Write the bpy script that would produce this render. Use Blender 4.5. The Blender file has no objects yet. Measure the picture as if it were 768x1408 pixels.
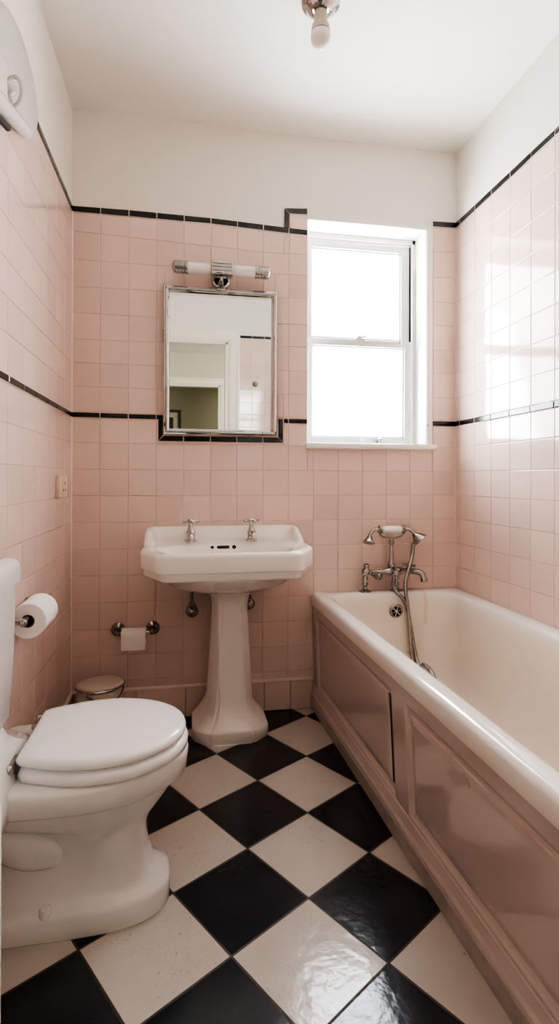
import bpy, bmesh, math, random
from mathutils import Vector, Matrix
random.seed(7)
S = bpy.context.scene
C = S.collection
PI = math.pi
W = 1.6275          # room width (x), back wall at y = 0, the room runs to -y
YF = -2.42          # front wall (behind the camera)
H = 2.42            # ceiling

# ------------------------------------------------------------------ materials
def mat(name, col, rough=.4, metal=0., spec=.5, bump=0., bscale=40., var=0., vscale=6., coat=0., emit=None, estr=0.):
    m = bpy.data.materials.new(name); m.use_nodes = True
    nt = m.node_tree; b = nt.nodes['Principled BSDF']
    b.inputs['Base Color'].default_value = (*col, 1)
    b.inputs['Roughness'].default_value = rough
    b.inputs['Metallic'].default_value = metal
    b.inputs['Specular IOR Level'].default_value = spec
    b.inputs['Coat Weight'].default_value = coat
    if emit:
        b.inputs['Emission Color'].default_value = (*emit, 1); b.inputs['Emission Strength'].default_value = estr
    if bump or var:
        tc = nt.nodes.new('ShaderNodeTexCoord')
    if var:
        n = nt.nodes.new('ShaderNodeTexNoise'); n.inputs['Scale'].default_value = vscale; n.inputs['Detail'].default_value = 4
        nt.links.new(tc.outputs['Object'], n.inputs['Vector'])
        mx = nt.nodes.new('ShaderNodeMix'); mx.data_type = 'RGBA'
        mx.inputs[6].default_value = (*[c*(1-var) for c in col], 1); mx.inputs[7].default_value = (*[min(1, c*(1+var)) for c in col], 1)
        nt.links.new(n.outputs['Fac'], mx.inputs[0]); nt.links.new(mx.outputs[2], b.inputs['Base Color'])
    if bump:
        n = nt.nodes.new('ShaderNodeTexNoise'); n.inputs['Scale'].default_value = bscale; n.inputs['Detail'].default_value = 3
        nt.links.new(tc.outputs['Object'], n.inputs['Vector'])
        bp = nt.nodes.new('ShaderNodeBump'); bp.inputs['Strength'].default_value = bump; bp.inputs['Distance'].default_value = .004
        nt.links.new(n.outputs['Fac'], bp.inputs['Height']); nt.links.new(bp.outputs['Normal'], b.inputs['Normal'])
    return m

PINK = (.72, .565, .505)
def tile_mat(name, col, rough, var):
    m = mat(name, col, rough)
    nt = m.node_tree; b = nt.nodes['Principled BSDF']
    at = nt.nodes.new('ShaderNodeAttribute'); at.attribute_name = 'tint'
    mx = nt.nodes.new('ShaderNodeMix'); mx.data_type = 'RGBA'
    mx.inputs[6].default_value = (*[c*(1-var) for c in col], 1); mx.inputs[7].default_value = (*[min(1, c*(1+var)) for c in col], 1)
    nt.links.new(at.outputs['Fac'], mx.inputs[0]); nt.links.new(mx.outputs[2], b.inputs['Base Color'])
    tc = nt.nodes.new('ShaderNodeTexCoord'); n = nt.nodes.new('ShaderNodeTexNoise'); n.inputs['Scale'].default_value = 9
    nt.links.new(tc.outputs['Object'], n.inputs['Vector'])
    bp = nt.nodes.new('ShaderNodeBump'); bp.inputs['Strength'].default_value = .03; bp.inputs['Distance'].default_value = .02
    nt.links.new(n.outputs['Fac'], bp.inputs['Height']); nt.links.new(bp.outputs['Normal'], b.inputs['Normal'])
    return m
M = {}
M['tile'] = tile_mat('pink_glazed_tile', PINK, .075, .05)
M['black'] = tile_mat('black_glazed_tile', (.012, .012, .013), .15, .2)
M['grout'] = mat('pink_grout', (.60, .49, .44), .85, var=.12, vscale=30)
M['white_grout'] = mat('white_grout', (.78, .68, .62), .8)
M['plaster'] = mat('white_wall_paint', (.80, .775, .725), .7, bump=.12, bscale=60, var=.02, vscale=2)
M['ceil'] = mat('ceiling_paint', (.83, .81, .77), .8, bump=.08, bscale=30, var=.015, vscale=2)
M['gloss_white'] = mat('white_gloss_paint', (.84, .83, .80), .28, bump=.05, bscale=50)
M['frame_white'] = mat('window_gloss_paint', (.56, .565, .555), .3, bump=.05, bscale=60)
M['porcelain'] = mat('white_porcelain', (.83, .80, .76), .07, coat=.3, var=.012, vscale=3)
M['toilet'] = mat('white_vitreous_china', (.775, .765, .75), .07, coat=.3, var=.012, vscale=3)
M['seat'] = mat('white_seat_plastic', (.86, .87, .87), .16)
M['chrome'] = mat('chrome', (.53, .525, .515), .07, 1., bump=.02, bscale=90)
M['silver'] = mat('polished_silver_frame', (.64, .64, .635), .06, 1.)
M['mixer'] = mat('old_chrome', (.40, .385, .365), .13, 1., var=.2, vscale=45)
M['chrome_dark'] = mat('tarnished_chrome', (.36, .34, .32), .22, 1., var=.25, vscale=60)
M['dark'] = mat('dark_recess', (.010, .009, .008), .6)
M['panel'] = mat('pink_gloss_panel_paint', (.58, .48, .44), .06, coat=.5, var=.04, vscale=5)
M['worn'] = mat('worn_grey_pink_skirting', (.42, .365, .33), .45, bump=.2, bscale=80, var=.25, vscale=22)
M['paper'] = mat('white_tissue_paper', (.86, .84, .82), .95, bump=.15, bscale=160)
M['card'] = mat('brown_cardboard_core', (.20, .14, .10), .9)
M['bin'] = mat('cream_enamelled_metal', (.66, .58, .52), .3)
M['bin_lid'] = mat('cream_lid_metal', (.60, .52, .46), .25)
M['ivory'] = mat('ivory_plastic', (.72, .58, .44), .35)
M['holder'] = mat('aged_beige_lampholder', (.50, .44, .36), .45)
M['bulb'] = mat('opal_bulb_glass', (.78, .73, .70), .22)
M['opal'] = mat('opal_tube_glass', (.82, .80, .76), .2)
M['heater'] = mat('pale_grey_enamel', (.56, .56, .53), .3)
M['heater_white'] = mat('glossy_white_plastic', (.72, .69, .67), .1)
M['hall'] = mat('hall_paint', (.62, .61, .52), .8)
M['olive'] = mat('olive_wall_paint', (.36, .335, .265), .85)
M['cream'] = mat('cream_gloss_paint', (.82, .80, .70), .35)
M['frame_cream'] = mat('window_frame_cream_paint', (.68, .665, .61), .35)
M['wood'] = mat('dark_frame_wood', (.05, .035, .025), .4)
M['print'] = mat('print_paper', (.62, .58, .5), .8, var=.3, vscale=20)
M['carpet'] = mat('hall_carpet', (.25, .21, .17), .95, bump=.3, bscale=300)
M['gap_shade'] = mat('dark_gap_shade', (.02, .02, .02), .6)  # near-black colour standing for shade in narrow gaps

def bath_mat():
    m = mat('cream_bath_enamel', (.80, .735, .65), .12, coat=.2)
    nt = m.node_tree; b = nt.nodes['Principled BSDF']; L = nt.links.new
    geo = nt.nodes.new('ShaderNodeNewGeometry'); sp = nt.nodes.new('ShaderNodeSeparateXYZ'); L(geo.outputs['Position'], sp.inputs[0])
    # ochre limescale streak below the taps, wandering a little
    n = nt.nodes.new('ShaderNodeTexNoise'); n.inputs['Scale'].default_value = 14; L(geo.outputs['Position'], n.inputs['Vector'])
    def mth(op, a, bb=None, c=None):
        k = nt.nodes.new('ShaderNodeMath'); k.operation = op
        for i, v in enumerate((a, bb, c)):
            if v is None: continue
            if isinstance(v, (int, float)): k.inputs[i].default_value = v
            else: L(v, k.inputs[i])
        return k.outputs[0]
    xx = mth('ADD', sp.outputs['X'], mth('MULTIPLY', mth('SUBTRACT', n.outputs['Fac'], .5), .03))
    dx = mth('ABSOLUTE', mth('SUBTRACT', xx, 1.441))
    a = mth('SUBTRACT', 1, mth('DIVIDE', dx, .011)); a = mth('MAXIMUM', a, 0)
    zz = mth('MULTIPLY', mth('GREATER_THAN', sp.outputs['Z'], .36), mth('GREATER_THAN', sp.outputs['Y'], -.2))
    f = mth('MULTIPLY', mth('MULTIPLY', a, zz), .32)
    n2 = nt.nodes.new('ShaderNodeTexNoise'); n2.inputs['Scale'].default_value = 4; L(geo.outputs['Position'], n2.inputs['Vector'])
    base = nt.nodes.new('ShaderNodeMix'); base.data_type = 'RGBA'
    base.inputs[6].default_value = (.79, .72, .635, 1); base.inputs[7].default_value = (.83, .77, .69, 1); L(n2.outputs['Fac'], base.inputs[0])
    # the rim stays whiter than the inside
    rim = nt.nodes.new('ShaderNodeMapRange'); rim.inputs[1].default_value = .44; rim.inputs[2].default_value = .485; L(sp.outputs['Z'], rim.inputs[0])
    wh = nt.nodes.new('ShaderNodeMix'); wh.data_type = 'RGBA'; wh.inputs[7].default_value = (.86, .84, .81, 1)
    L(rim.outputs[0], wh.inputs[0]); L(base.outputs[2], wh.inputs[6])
    mx = nt.nodes.new('ShaderNodeMix'); mx.data_type = 'RGBA'; mx.inputs[7].default_value = (.50, .36, .12, 1)
    L(wh.outputs[2], mx.inputs[6]); L(f, mx.inputs[0]); L(mx.outputs[2], b.inputs['Base Color'])
    return m
M['bath'] = bath_mat()

def floor_mat():
    m = mat('black_and_cream_vinyl_tile', (.5, .5, .5), .2)
    nt = m.node_tree; b = nt.nodes['Principled BSDF']; L = nt.links.new
    geo = nt.nodes.new('ShaderNodeNewGeometry')
    mp = nt.nodes.new('ShaderNodeMapping'); mp.vector_type = 'TEXTURE'
    s = .22354; a = -.21956 - PI/4
    mp.inputs['Location'].default_value = (.5533, -.31888, 0); mp.inputs['Rotation'].default_value = (0, 0, a); mp.inputs['Scale'].default_value = (s, s, s)
    L(geo.outputs['Position'], mp.inputs['Vector'])
    sp = nt.nodes.new('ShaderNodeSeparateXYZ'); L(mp.outputs[0], sp.inputs[0])
    def mth(op, x, y=None, z=None):
        k = nt.nodes.new('ShaderNodeMath'); k.operation = op
        for i, v in enumerate((x, y, z)):
            if v is None: continue
            if isinstance(v, (int, float)): k.inputs[i].default_value = v
            else: L(v, k.inputs[i])
        return k.outputs[0]
    fx, fy = mth('FLOOR', sp.outputs['X']), mth('FLOOR', sp.outputs['Y'])
    par = mth('FLOORED_MODULO', mth('ADD', fx, fy), 2)      # 0 = black, 1 = cream
    ux, uy = mth('FRACT', sp.outputs['X']), mth('FRACT', sp.outputs['Y'])
    ex = mth('MINIMUM', ux, mth('SUBTRACT', 1, ux)); ey = mth('MINIMUM', uy, mth('SUBTRACT', 1, uy))
    e = mth('MINIMUM', ex, ey)
    joint = nt.nodes.new('ShaderNodeMapRange'); joint.inputs[1].default_value = .008; joint.inputs[2].default_value = .013
    joint.inputs[3].default_value = 1; joint.inputs[4].default_value = 0; L(e, joint.inputs[0])
    cell = nt.nodes.new('ShaderNodeCombineXYZ'); L(fx, cell.inputs[0]); L(fy, cell.inputs[1])
    wn = nt.nodes.new('ShaderNodeTexWhiteNoise'); wn.noise_dimensions = '3D'; L(cell.outputs[0], wn.inputs[0])
    # cream tile with flecks and fine streaks
    n1 = nt.nodes.new('ShaderNodeTexNoise'); n1.inputs['Scale'].default_value = 13; n1.inputs['Detail'].default_value = 6; L(geo.outputs['Position'], n1.inputs['Vector'])
    cr = nt.nodes.new('ShaderNodeMix'); cr.data_type = 'RGBA'; cr.inputs[6].default_value = (.50, .462, .418, 1); cr.inputs[7].default_value = (.58, .54, .495, 1)
    L(mth('ADD', mth('MULTIPLY', n1.outputs['Fac'], .75), mth('MULTIPLY', wn.outputs['Value'], .25)), cr.inputs[0])
    vor = nt.nodes.new('ShaderNodeTexVoronoi'); vor.inputs['Scale'].default_value = 42; vor.inputs['Randomness'].default_value = 1; L(geo.outputs['Position'], vor.inputs['Vector'])
    n3 = nt.nodes.new('ShaderNodeTexNoise'); n3.inputs['Scale'].default_value = 8; L(geo.outputs['Position'], n3.inputs['Vector'])
    fl = mth('MULTIPLY', mth('LESS_THAN', vor.outputs['Distance'], .085), mth('GREATER_THAN', n3.outputs['Fac'], .52))
    n4 = nt.nodes.new('ShaderNodeTexNoise'); n4.inputs['Scale'].default_value = 55; n4.inputs['Detail'].default_value = 2; n4.inputs['Distortion'].default_value = 1.5; L(geo.outputs['Position'], n4.inputs['Vector'])
    n5 = nt.nodes.new('ShaderNodeTexNoise'); n5.inputs['Scale'].default_value = 5; L(geo.outputs['Position'], n5.inputs['Vector'])
    st = mth('MULTIPLY', mth('LESS_THAN', mth('ABSOLUTE', mth('SUBTRACT', n4.outputs['Fac'], .5)), .006), mth('GREATER_THAN', n5.outputs['Fac'], .5))
    cf = nt.nodes.new('ShaderNodeMix'); cf.data_type = 'RGBA'; cf.inputs[7].default_value = (.22, .17, .13, 1)
    L(mth('MULTIPLY', mth('MAXIMUM', fl, mth('MULTIPLY', st, .7)), .65), cf.inputs[0]); L(cr.outputs[2], cf.inputs[6])
    bl = nt.nodes.new('ShaderNodeMix'); bl.data_type = 'RGBA'; bl.inputs[6].default_value = (.015, .019, .025, 1); bl.inputs[7].default_value = (.024, .030, .038, 1)
    L(n1.outputs['Fac'], bl.inputs[0])
    mx = nt.nodes.new('ShaderNodeMix'); mx.data_type = 'RGBA'; L(par, mx.inputs[0]); L(bl.outputs[2], mx.inputs[6]); L(cf.outputs[2], mx.inputs[7])
    gj = nt.nodes.new('ShaderNodeMix'); gj.data_type = 'RGBA'; gj.inputs[7].default_value = (.055, .042, .032, 1)
    L(joint.outputs[0], gj.inputs[0]); L(mx.outputs[2], gj.inputs[6]); L(gj.outputs[2], b.inputs['Base Color'])
    r = mth('ADD', .13, mth('MULTIPLY', n1.outputs['Fac'], .06)); r = mth('ADD', r, mth('MULTIPLY', joint.outputs[0], .4)); L(r, b.inputs['Roughness'])
    nb = nt.nodes.new('ShaderNodeTexNoise'); nb.inputs['Scale'].default_value = 42; nb.inputs['Detail'].default_value = 2; L(geo.outputs['Position'], nb.inputs['Vector'])
    hgt = mth('SUBTRACT', mth('MULTIPLY', nb.outputs['Fac'], .35), mth('MULTIPLY', joint.outputs[0], .3))
    bp = nt.nodes.new('ShaderNodeBump'); bp.inputs['Strength'].default_value = .34; bp.inputs['Distance'].default_value = .006
    L(hgt, bp.inputs['Height']); L(bp.outputs['Normal'], b.inputs['Normal'])
    return m
M['floor'] = floor_mat()

def pane_mat():
    m = bpy.data.materials.new('window_glass'); m.use_nodes = True
    nt = m.node_tree; nt.nodes.clear()
    o = nt.nodes.new('ShaderNodeOutputMaterial'); t = nt.nodes.new('ShaderNodeBsdfTransparent'); g = nt.nodes.new('ShaderNodeBsdfGlossy')
    g.inputs['Roughness'].default_value = .03; t.inputs[0].default_value = (.97, .98, .98, 1)
    mx = nt.nodes.new('ShaderNodeMixShader'); mx.inputs[0].default_value = .05
    nt.links.new(t.outputs[0], mx.inputs[1]); nt.links.new(g.outputs[0], mx.inputs[2]); nt.links.new(mx.outputs[0], o.inputs[0])
    return m
M['pane'] = pane_mat()
M['mirror'] = mat('silvered_mirror_glass', (.86, .88, .86), .012, 1.)

# ------------------------------------------------------------------ mesh helpers
def link(name, bm, mats, parent=None, smooth=True, kind=None, angle=35):
    me = bpy.data.meshes.new(name)
    bmesh.ops.recalc_face_normals(bm, faces=bm.faces[:])
    bm.to_mesh(me); bm.free()
    for m in (mats if isinstance(mats, (list, tuple)) else [mats]): me.materials.append(M[m])
    o = bpy.data.objects.new(name, me); C.objects.link(o)
    if smooth:
        for p in me.polygons: p.use_smooth = True
        try: me.set_sharp_from_angle(angle=math.radians(angle))
        except Exception: pass
    if parent: o.parent = parent
    if kind: o['kind'] = kind
    return o
def thing(name, label, cat, loc=(0, 0, 0), rz=0., group=None):
    o = bpy.data.objects.new(name, None); C.objects.link(o); o.empty_display_size = .05
    o.location = loc; o.rotation_euler = (0, 0, rz); o['label'] = label; o['category'] = cat
    if group: o['group'] = group
    return o
def tag(o, label, cat, group=None):
    o['label'] = label; o['category'] = cat
    if group: o['group'] = group
    return o
def nb(): return bmesh.new()
def box(bm, x0, x1, y0, y1, z0, z1, bev=0., seg=2, mi=0):
    r = bmesh.ops.create_cube(bm, size=1)
    vs = r['verts']
    for v in vs:
        v.co = Vector((x0 if v.co.x < 0 else x1, y0 if v.co.y < 0 else y1, z0 if v.co.z < 0 else z1))
    fs = list({f for v in vs for f in v.link_faces})
    for f in fs: f.material_index = mi
    if bev:
        es = list({e for v in vs for e in v.link_edges})
        rr = bmesh.ops.bevel(bm, geom=es, offset=bev, segments=seg, affect='EDGES', profile=.5)
        for f in rr['faces']: f.material_index = mi
def loft(bm, rings, cap0=True, cap1=True, closed=True, mi=0):
    vr = [[bm.verts.new(p) for p in r] for r in rings]
    n = len(rings[0])
    for a, b in zip(vr, vr[1:]):
        for i in range(n if closed else n-1):
            j = (i+1) % n
            f = bm.faces.new((a[i], a[j], b[j], b[i])); f.material_index = mi
    if cap0: bm.faces.new(vr[0]).material_index = mi
    if cap1: bm.faces.new(vr[-1]).material_index = mi
    return vr
def basis(d):
    d = Vector(d).normalized()
    u = d.orthogonal().normalized(); return d, u, d.cross(u)
def lathe(bm, org, axis, prof, n=24, mi=0, caps=True):
    d, u, v = basis(axis); o = Vector(org)
    rings = []
    for (h, r) in prof:
        r = max(r, 1e-5)
        rings.append([o + d*h + (u*math.cos(t) + v*math.sin(t))*r for t in (2*PI*i/n for i in range(n))])
    loft(bm, rings, caps, caps, mi=mi)
def smooth_path(pts, k=6):
    pts = [Vector(p) for p in pts]; out = []
    P = [pts[0]*2-pts[1]] + pts + [pts[-1]*2-pts[-2]]
    for i in range(1, len(P)-2):
        a, b, c, d = P[i-1:i+3]
        for s in range(k):
            t = s/k
            out.append(.5*((2*b) + (c-a)*t + (2*a-5*b+4*c-d)*t*t + (3*b-a-3*c+d)*t**3))
    out.append(pts[-1]); return out
def tube(bm, pts, r, n=12, k=6, mi=0):
    p = smooth_path(pts, k) if k > 1 and len(pts) > 2 else [Vector(q) for q in pts]
    m = len(p); rings = []; u = None
    for i in range(m):
        d = (p[min(i+1, m-1)] - p[max(i-1, 0)]).normalized()
        if u is None: u = d.orthogonal().normalized()
        u = (u - d*u.dot(d)).normalized(); v = d.cross(u)
        rad = r(i/(m-1)) if callable(r) else r
        rings.append([p[i] + (u*math.cos(t) + v*math.sin(t))*rad for t in (2*PI*j/n for j in range(n))])
    loft(bm, rings, mi=mi)
def ball(bm, c, r, n=16, sc=(1, 1, 1), mi=0):
    res = bmesh.ops.create_uvsphere(bm, u_segments=n, v_segments=max(6, n//2), radius=r)
    for v in res['verts']:
        v.co = Vector((v.co.x*sc[0], v.co.y*sc[1], v.co.z*sc[2])) + Vector(c)
        for f in v.link_faces: f.material_index = mi
def torus(bm, c, axis, R, r, n=32, m=10, mi=0):
    d, u, v = basis(axis); c = Vector(c)
    vr = []
    for i in range(n):
        t = 2*PI*i/n; e = u*math.cos(t)+v*math.sin(t)
        vr.append([bm.verts.new(c + e*(R + r*math.cos(s)) + d*r*math.sin(s)) for s in (2*PI*j/m for j in range(m))])
    for i in range(n):
        for j in range(m):
            f = bm.faces.new((vr[i][j], vr[(i+1) % n][j], vr[(i+1) % n][(j+1) % m], vr[i][(j+1) % m])); f.material_index = mi
def sstep(a, b, x):
    t = min(1, max(0, (x-a)/(b-a))); return t*t*(3-2*t)

# ------------------------------------------------------------------ tiled walls
def interp(knots, s):
    if s <= knots[0][0]: return knots[0][1]
    for (a, va), (b, vb) in zip(knots, knots[1:]):
        if s <= b: return va + (vb-va)*(s-a)/(b-a)
    return knots[-1][1]
def put_tile(bm, lay, P, nrm, q, mi, gap=.0008, bev=.0020, hgt=.0022, tilt=.0022):
    """q = 4 (s, z) corners counter-clockwise; one glazed tile with a soft edge, tipped by a hair like hand-set tiles."""
    cs = sum(p[0] for p in q)/4; cz = sum(p[1] for p in q)/4
    w = max(p[0] for p in q)-min(p[0] for p in q); h = max(p[1] for p in q)-min(p[1] for p in q)
    if w < .005 or h < .005: return
    ta, tb = random.gauss(0, tilt), random.gauss(0, tilt)
    tint = random.random()
    rings = []
    for ins, z in ((gap, -.001), (gap, hgt*.55), (gap+bev*.4, hgt*.88), (gap+bev, hgt)):
        r = []
        for s, zz in q:
            ds, dz = s-cs, zz-cz
            s2 = cs + ds*(1-2*ins/w); z2 = cz + dz*(1-2*ins/h)
            off = z + (ta*ds + tb*dz if z > 0 else 0)
            r.append(P(s2, z2) + nrm*off)
        rings.append([bm.verts.new(p) for p in r])
    fs = []
    for a, b in zip(rings, rings[1:]):
        for i in range(4):
            fs.append(bm.faces.new((a[i], a[(i+1) % 4], b[(i+1) % 4], b[i])))
    fs.append(bm.faces.new(rings[-1]))
    for f in fs:
        f.material_index = mi
        for l in f.loops: l[lay] = (tint, tint, tint, 1)
def subtract(rects, ex):
    out = []
    for (a, b, c, d) in rects:
        e0, e1, f0, f1 = ex
        if e0 >= b-1e-6 or e1 <= a+1e-6 or f0 >= d-1e-6 or f1 <= c+1e-6: out.append((a, b, c, d)); continue
        if e0 > a: out.append((a, e0, c, d))
        if e1 < b: out.append((e1, b, c, d))
        m0, m1 = max(a, e0), min(b, e1)
        if f0 > c: out.append((m0, m1, c, f0))
        if f1 < d: out.append((m0, m1, f1, d))
    return out
def tiled(bm, P, nrm, cols, rows, excl, mi=0):
    """rows: list of height functions z(s); None marks an interval left free (for a black liner row)."""
    lay = bm.loops.layers.float_color.get('tint') or bm.loops.layers.float_color.new('tint')
    for lo, hi in rows:
        for s0, s1 in zip(cols, cols[1:]):
            q = [(s0, lo(s0)), (s1, lo(s1)), (s1, hi(s1)), (s0, hi(s0))]
            zc0, zc1 = min(q[0][1], q[1][1]), max(q[2][1], q[3][1])
            hitx = [e for e in excl if not (e[0] >= s1-1e-6 or e[1] <= s0+1e-6 or e[2] >= zc1-1e-6 or e[3] <= zc0+1e-6)]
            if not hitx:
                put_tile(bm, lay, P, nrm, q, mi); continue
            rs = [(s0, s1, (q[0][1]+q[1][1])/2, (q[2][1]+q[3][1])/2)]
            for e in hitx: rs = subtract(rs, e)
            for (a, b, c, d) in rs:
                put_tile(bm, lay, P, nrm, [(a, c), (b, c), (b, d), (a, d)], mi)
def quad(bm, pts, mi=0):
    f = bm.faces.new([bm.verts.new(p) for p in pts]); f.material_index = mi; return f
def liner(bm, P, nrm, pieces, hgt=.0052):
    """black liner pieces, each (4 corners); slightly proud of the tiles"""
    lay = bm.loops.layers.float_color.get('tint') or bm.loops.layers.float_color.new('tint')
    for q in pieces:
        put_tile(bm, lay, P, nrm, q, 0, gap=.0011, bev=.003, hgt=hgt, tilt=.003)
        cs = sum(p[0] for p in q)/4; cz = sum(p[1] for p in q)/4
        quad(bm, [P(s, z) + nrm*.0034 for s, z in q], 1)
    return bm

low = [.0, .128, .1605, .265, .3686, .4749, .5819, .6865, .7925, .898, 1.002, 1.1068]
kn = lambda l, m, r: (lambda s: interp([(0, l), (.85, m), (1.57, r)], s))
up = [kn(1.3306, 1.322, 1.3278), kn(1.4225, 1.4214, 1.4374), kn(1.5141, 1.5223, 1.5411), kn(1.618, 1.6171, 1.6494), kn(1.7208, 1.7272, 1.7528),
      kn(1.8273, 1.8251, 1.8641), kn(1.939, 1.9108, 1.9792)]
lb0, lb1 = kn(1.2075, 1.200, 1.2015), kn(1.2287, 1.2205, 1.2260)
ub0 = lambda s: interp([(0, 2.0150), (.55, 2.0140), (.944, 1.9975), (1.45, 2.0835), (1.63, 2.0877)], s)
ub1 = lambda s: interp([(0, 2.0385), (.2, 2.0415), (.55, 2.0375), (.944, 2.0220), (1.45, 2.1065), (1.63, 2.1130)], s)
def const(f, s): v = f(s); return lambda _: v
def row_list(wrap):
    r = [wrap(lambda s, v=v: v) for v in low]
    rows = list(zip(r[1:], r[2:])) + [(r[-1], wrap(lb0))]
    u = [wrap(f) for f in up]
    rows += [(wrap(lb1), u[0])] + list(zip(u, u[1:])) + [(u[-1], wrap(ub0))]
    return rows

# back wall ----------------------------------------------------------------
WX0, WX1, WZ0, WZ1 = .9497, 1.5150, 1.1170, 2.0880      # tiled-around window opening (incl. white edge strip)
OX1 = 1.4835                                            # inner edge of the white strip: the real opening
OZ1 = 2.066
t = W/15
PB = lambda s, z: Vector((s, 0, z)); NB = Vector((0, -1, 0))
bm = nb()
excl = [(WX0, WX1, 1.100, 2.2), (.3325, .3535, 1.1172, 1.229), (.3325, .8462, 1.1172, 1.1420), (.8235, .8462, 1.1172, 1.2275),
        (.8465, .8715, 1.97, 2.2), (.36, .808, 1.15, 1.735)]
cols = [i*t for i in range(16)]
tiled(bm, PB, NB, cols, row_list(lambda f: f), excl, 0)
lay = bm.loops.layers.float_color['tint']
put_tile(bm, lay, PB, NB, [(.8715, 2.022), (.948, 2.020), (.948, 2.0885), (.8715, 2.0835)], 0)
# behind the tiles: grout bed, plaster above, the hole for the window
def bed(bm, x0, x1, z0, z1, mi): quad(bm, [PB(x0, z0), PB(x1, z0), PB(x1, z1), PB(x0, z1)], mi)
bed(bm, 0, WX0, 0, 2.0, 1); bed(bm, WX0, OX1, 0, WZ0, 1); bed(bm, OX1, W, 0, 2.0, 1)
bed(bm, 0, WX0, 2.0, H+.02, 2); bed(bm, OX1, W, 2.0, H+.02, 2); bed(bm, WX0, OX1, OZ1, H+.02, 2)
wall_back = link('wall_back', bm, ['tile', 'grout', 'plaster'], kind='structure', smooth=False)

# side walls ---------------------------------------------------------------
PL = lambda s, z: Vector((0, -s, z)); NL = Vector((1, 0, 0))
bm = nb()
lc = [0] + [.127 + .1293*k for k in range(19)]; lc[-1] = min(lc[-1], -YF)
tiled(bm, PL, NL, lc, row_list(lambda f: const(f, 0)), [], 0)
quad(bm, [PL(0, 0), PL(-YF, 0), PL(-YF, 2.02), PL(0, 2.02)], 1); quad(bm, [PL(0, 2.02), PL(-YF, 2.02), PL(-YF, H+.02), PL(0, H+.02)], 2)
link('wall_left', bm, ['tile', 'grout', 'plaster'], kind='structure', smooth=False)
PR = lambda s, z: Vector((W, -s, z)); NR = Vector((-1, 0, 0))
bm = nb()
rc = [0] + [.0402 + .1222*k for k in range(20)]; rc = [c for c in rc if c < -YF] + [-YF]
tiled(bm, PR, NR, rc, row_list(lambda f: const(f, 1.6)), [], 0)
quad(bm, [PR(0, 0), PR(-YF, 0), PR(-YF, 2.09), PR(0, 2.09)], 1); quad(bm, [PR(0, 2.09), PR(-YF, 2.09), PR(-YF, H+.02), PR(0, H+.02)], 2)
link('wall_right', bm, ['tile', 'grout', 'plaster'], kind='structure', smooth=False)

# front wall with the doorway the photographer stands by (seen in the mirror)
DX0, DX1, DZ = .13, .80, 2.05
PFr = lambda s, z: Vector((s, YF, z)); NF = Vector((0, 1, 0))
bm = nb()
fc = [.90 + .1085*k for k in range(7)] + [W]
tiled(bm, PFr, NF, fc, row_list(lambda f: const(f, 1.6)), [], 0)
for (a, b, c, d, mi) in ((DX1, W, 0, 2.09, 1), (DX1, W, 2.09, H+.02, 2), (0, DX0, 0, H+.02, 2), (DX0, DX1, DZ, H+.02, 2)):
    quad(bm, [PFr(a, c), PFr(b, c), PFr(b, d), PFr(a, d)], mi)
link('wall_front', bm, ['tile', 'grout', 'plaster'], kind='structure', smooth=False)

# black liner rows ---------------------------------------------------------
def run(f0, f1, cols, a=None, b=None):
    cs = [c for c in cols if (a is None or c > a+.004) and (b is None or c < b-.004)]
    if a is not None: cs = [a] + cs
    if b is not None: cs = cs + [b]
    return [[(s, f0(s)), (e, f0(e)), (e, f1(e)), (s, f1(s))] for s, e in zip(cs, cs[1:])]
n_trim = [0]
def trim(P, nrm, pieces):
    n_trim[0] += 1
    bm = liner(nb(), P, nrm, pieces)
    return link('trim_%d' % n_trim[0], bm, ['black', 'white_grout'], kind='structure', smooth=False)
trim(PB, NB, run(ub0, ub1, cols, 0, .948))
trim(PB, NB, [[(.8465, 2.0), (.8715, 2.024), (.8715, 2.083), (.8465, 2.1045)], [(.8715, 2.084), (.948, 2.0885), (.948, 2.1135), (.8475, 2.1055)]][0:2])
trim(PB, NB, run(ub0, ub1, cols, WX1, W))
trim(PB, NB, run(lb0, lb1, cols, 0, .3535))
trim(PB, NB, [[(.3325, 1.1172), (.3535, 1.1415), (.3535, 1.2065), (.3325, 1.2065)]]
     + [[(s + (.001 if s < .34 else 0), 1.1172), (e, 1.1172), (e - (.021 if e > .84 else 0), 1.1415), (s + (.021 if s < .34 else 0), 1.1415)]
        for s, e in zip([.3325, .4340, .5425, .6510, .7595], [.4340, .5425, .6510, .7595, .8462])]
     + [[(.8462, 1.1172), (.8462, 1.2265), (.8240, 1.2265), (.8240, 1.1415)][i] for i in ()] )
trim(PB, NB, [[(.8240, 1.1415), (.8462, 1.1180), (.8462, 1.2195), (.8240, 1.2195)]])
trim(PB, NB, run(lb0, lb1, cols, .8475, WX0))
trim(PB, NB, run(lb0, lb1, cols, WX1, W))
trim(PL, NL, run(const(ub0, 0), const(ub1, 0), lc)); trim(PL, NL, run(const(lb0, 0), const(lb1, 0), lc))
trim(PR, NR, run(const(ub0, 1.6), const(ub1, 1.6), rc)); trim(PR, NR, run(const(lb0, 1.6), const(lb1, 1.6), rc))
trim(PFr, NF, run(const(ub0, 1.6), const(ub1, 1.6), fc)); trim(PFr, NF, run(const(lb0, 1.6), const(lb1, 1.6), fc))
# pale grout lines in the two corners
for x0, z1 in ((0, 2.03), (W, 2.1)):
    n_trim[0] += 1
    bm = nb(); sx = 1 if x0 == 0 else -1
    loft(bm, [[Vector((x0 + sx*.0005, -.0005, z)), Vector((x0 + sx*.0075, -.0005, z)), Vector((x0 + sx*.0035, -.0035, z)), Vector((x0 + sx*.0005, -.0075, z))] for z in (.13 if x0 == 0 else .5, z1)])
    link('trim_%d' % n_trim[0], bm, 'white_grout', kind='structure', smooth=False)
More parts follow.
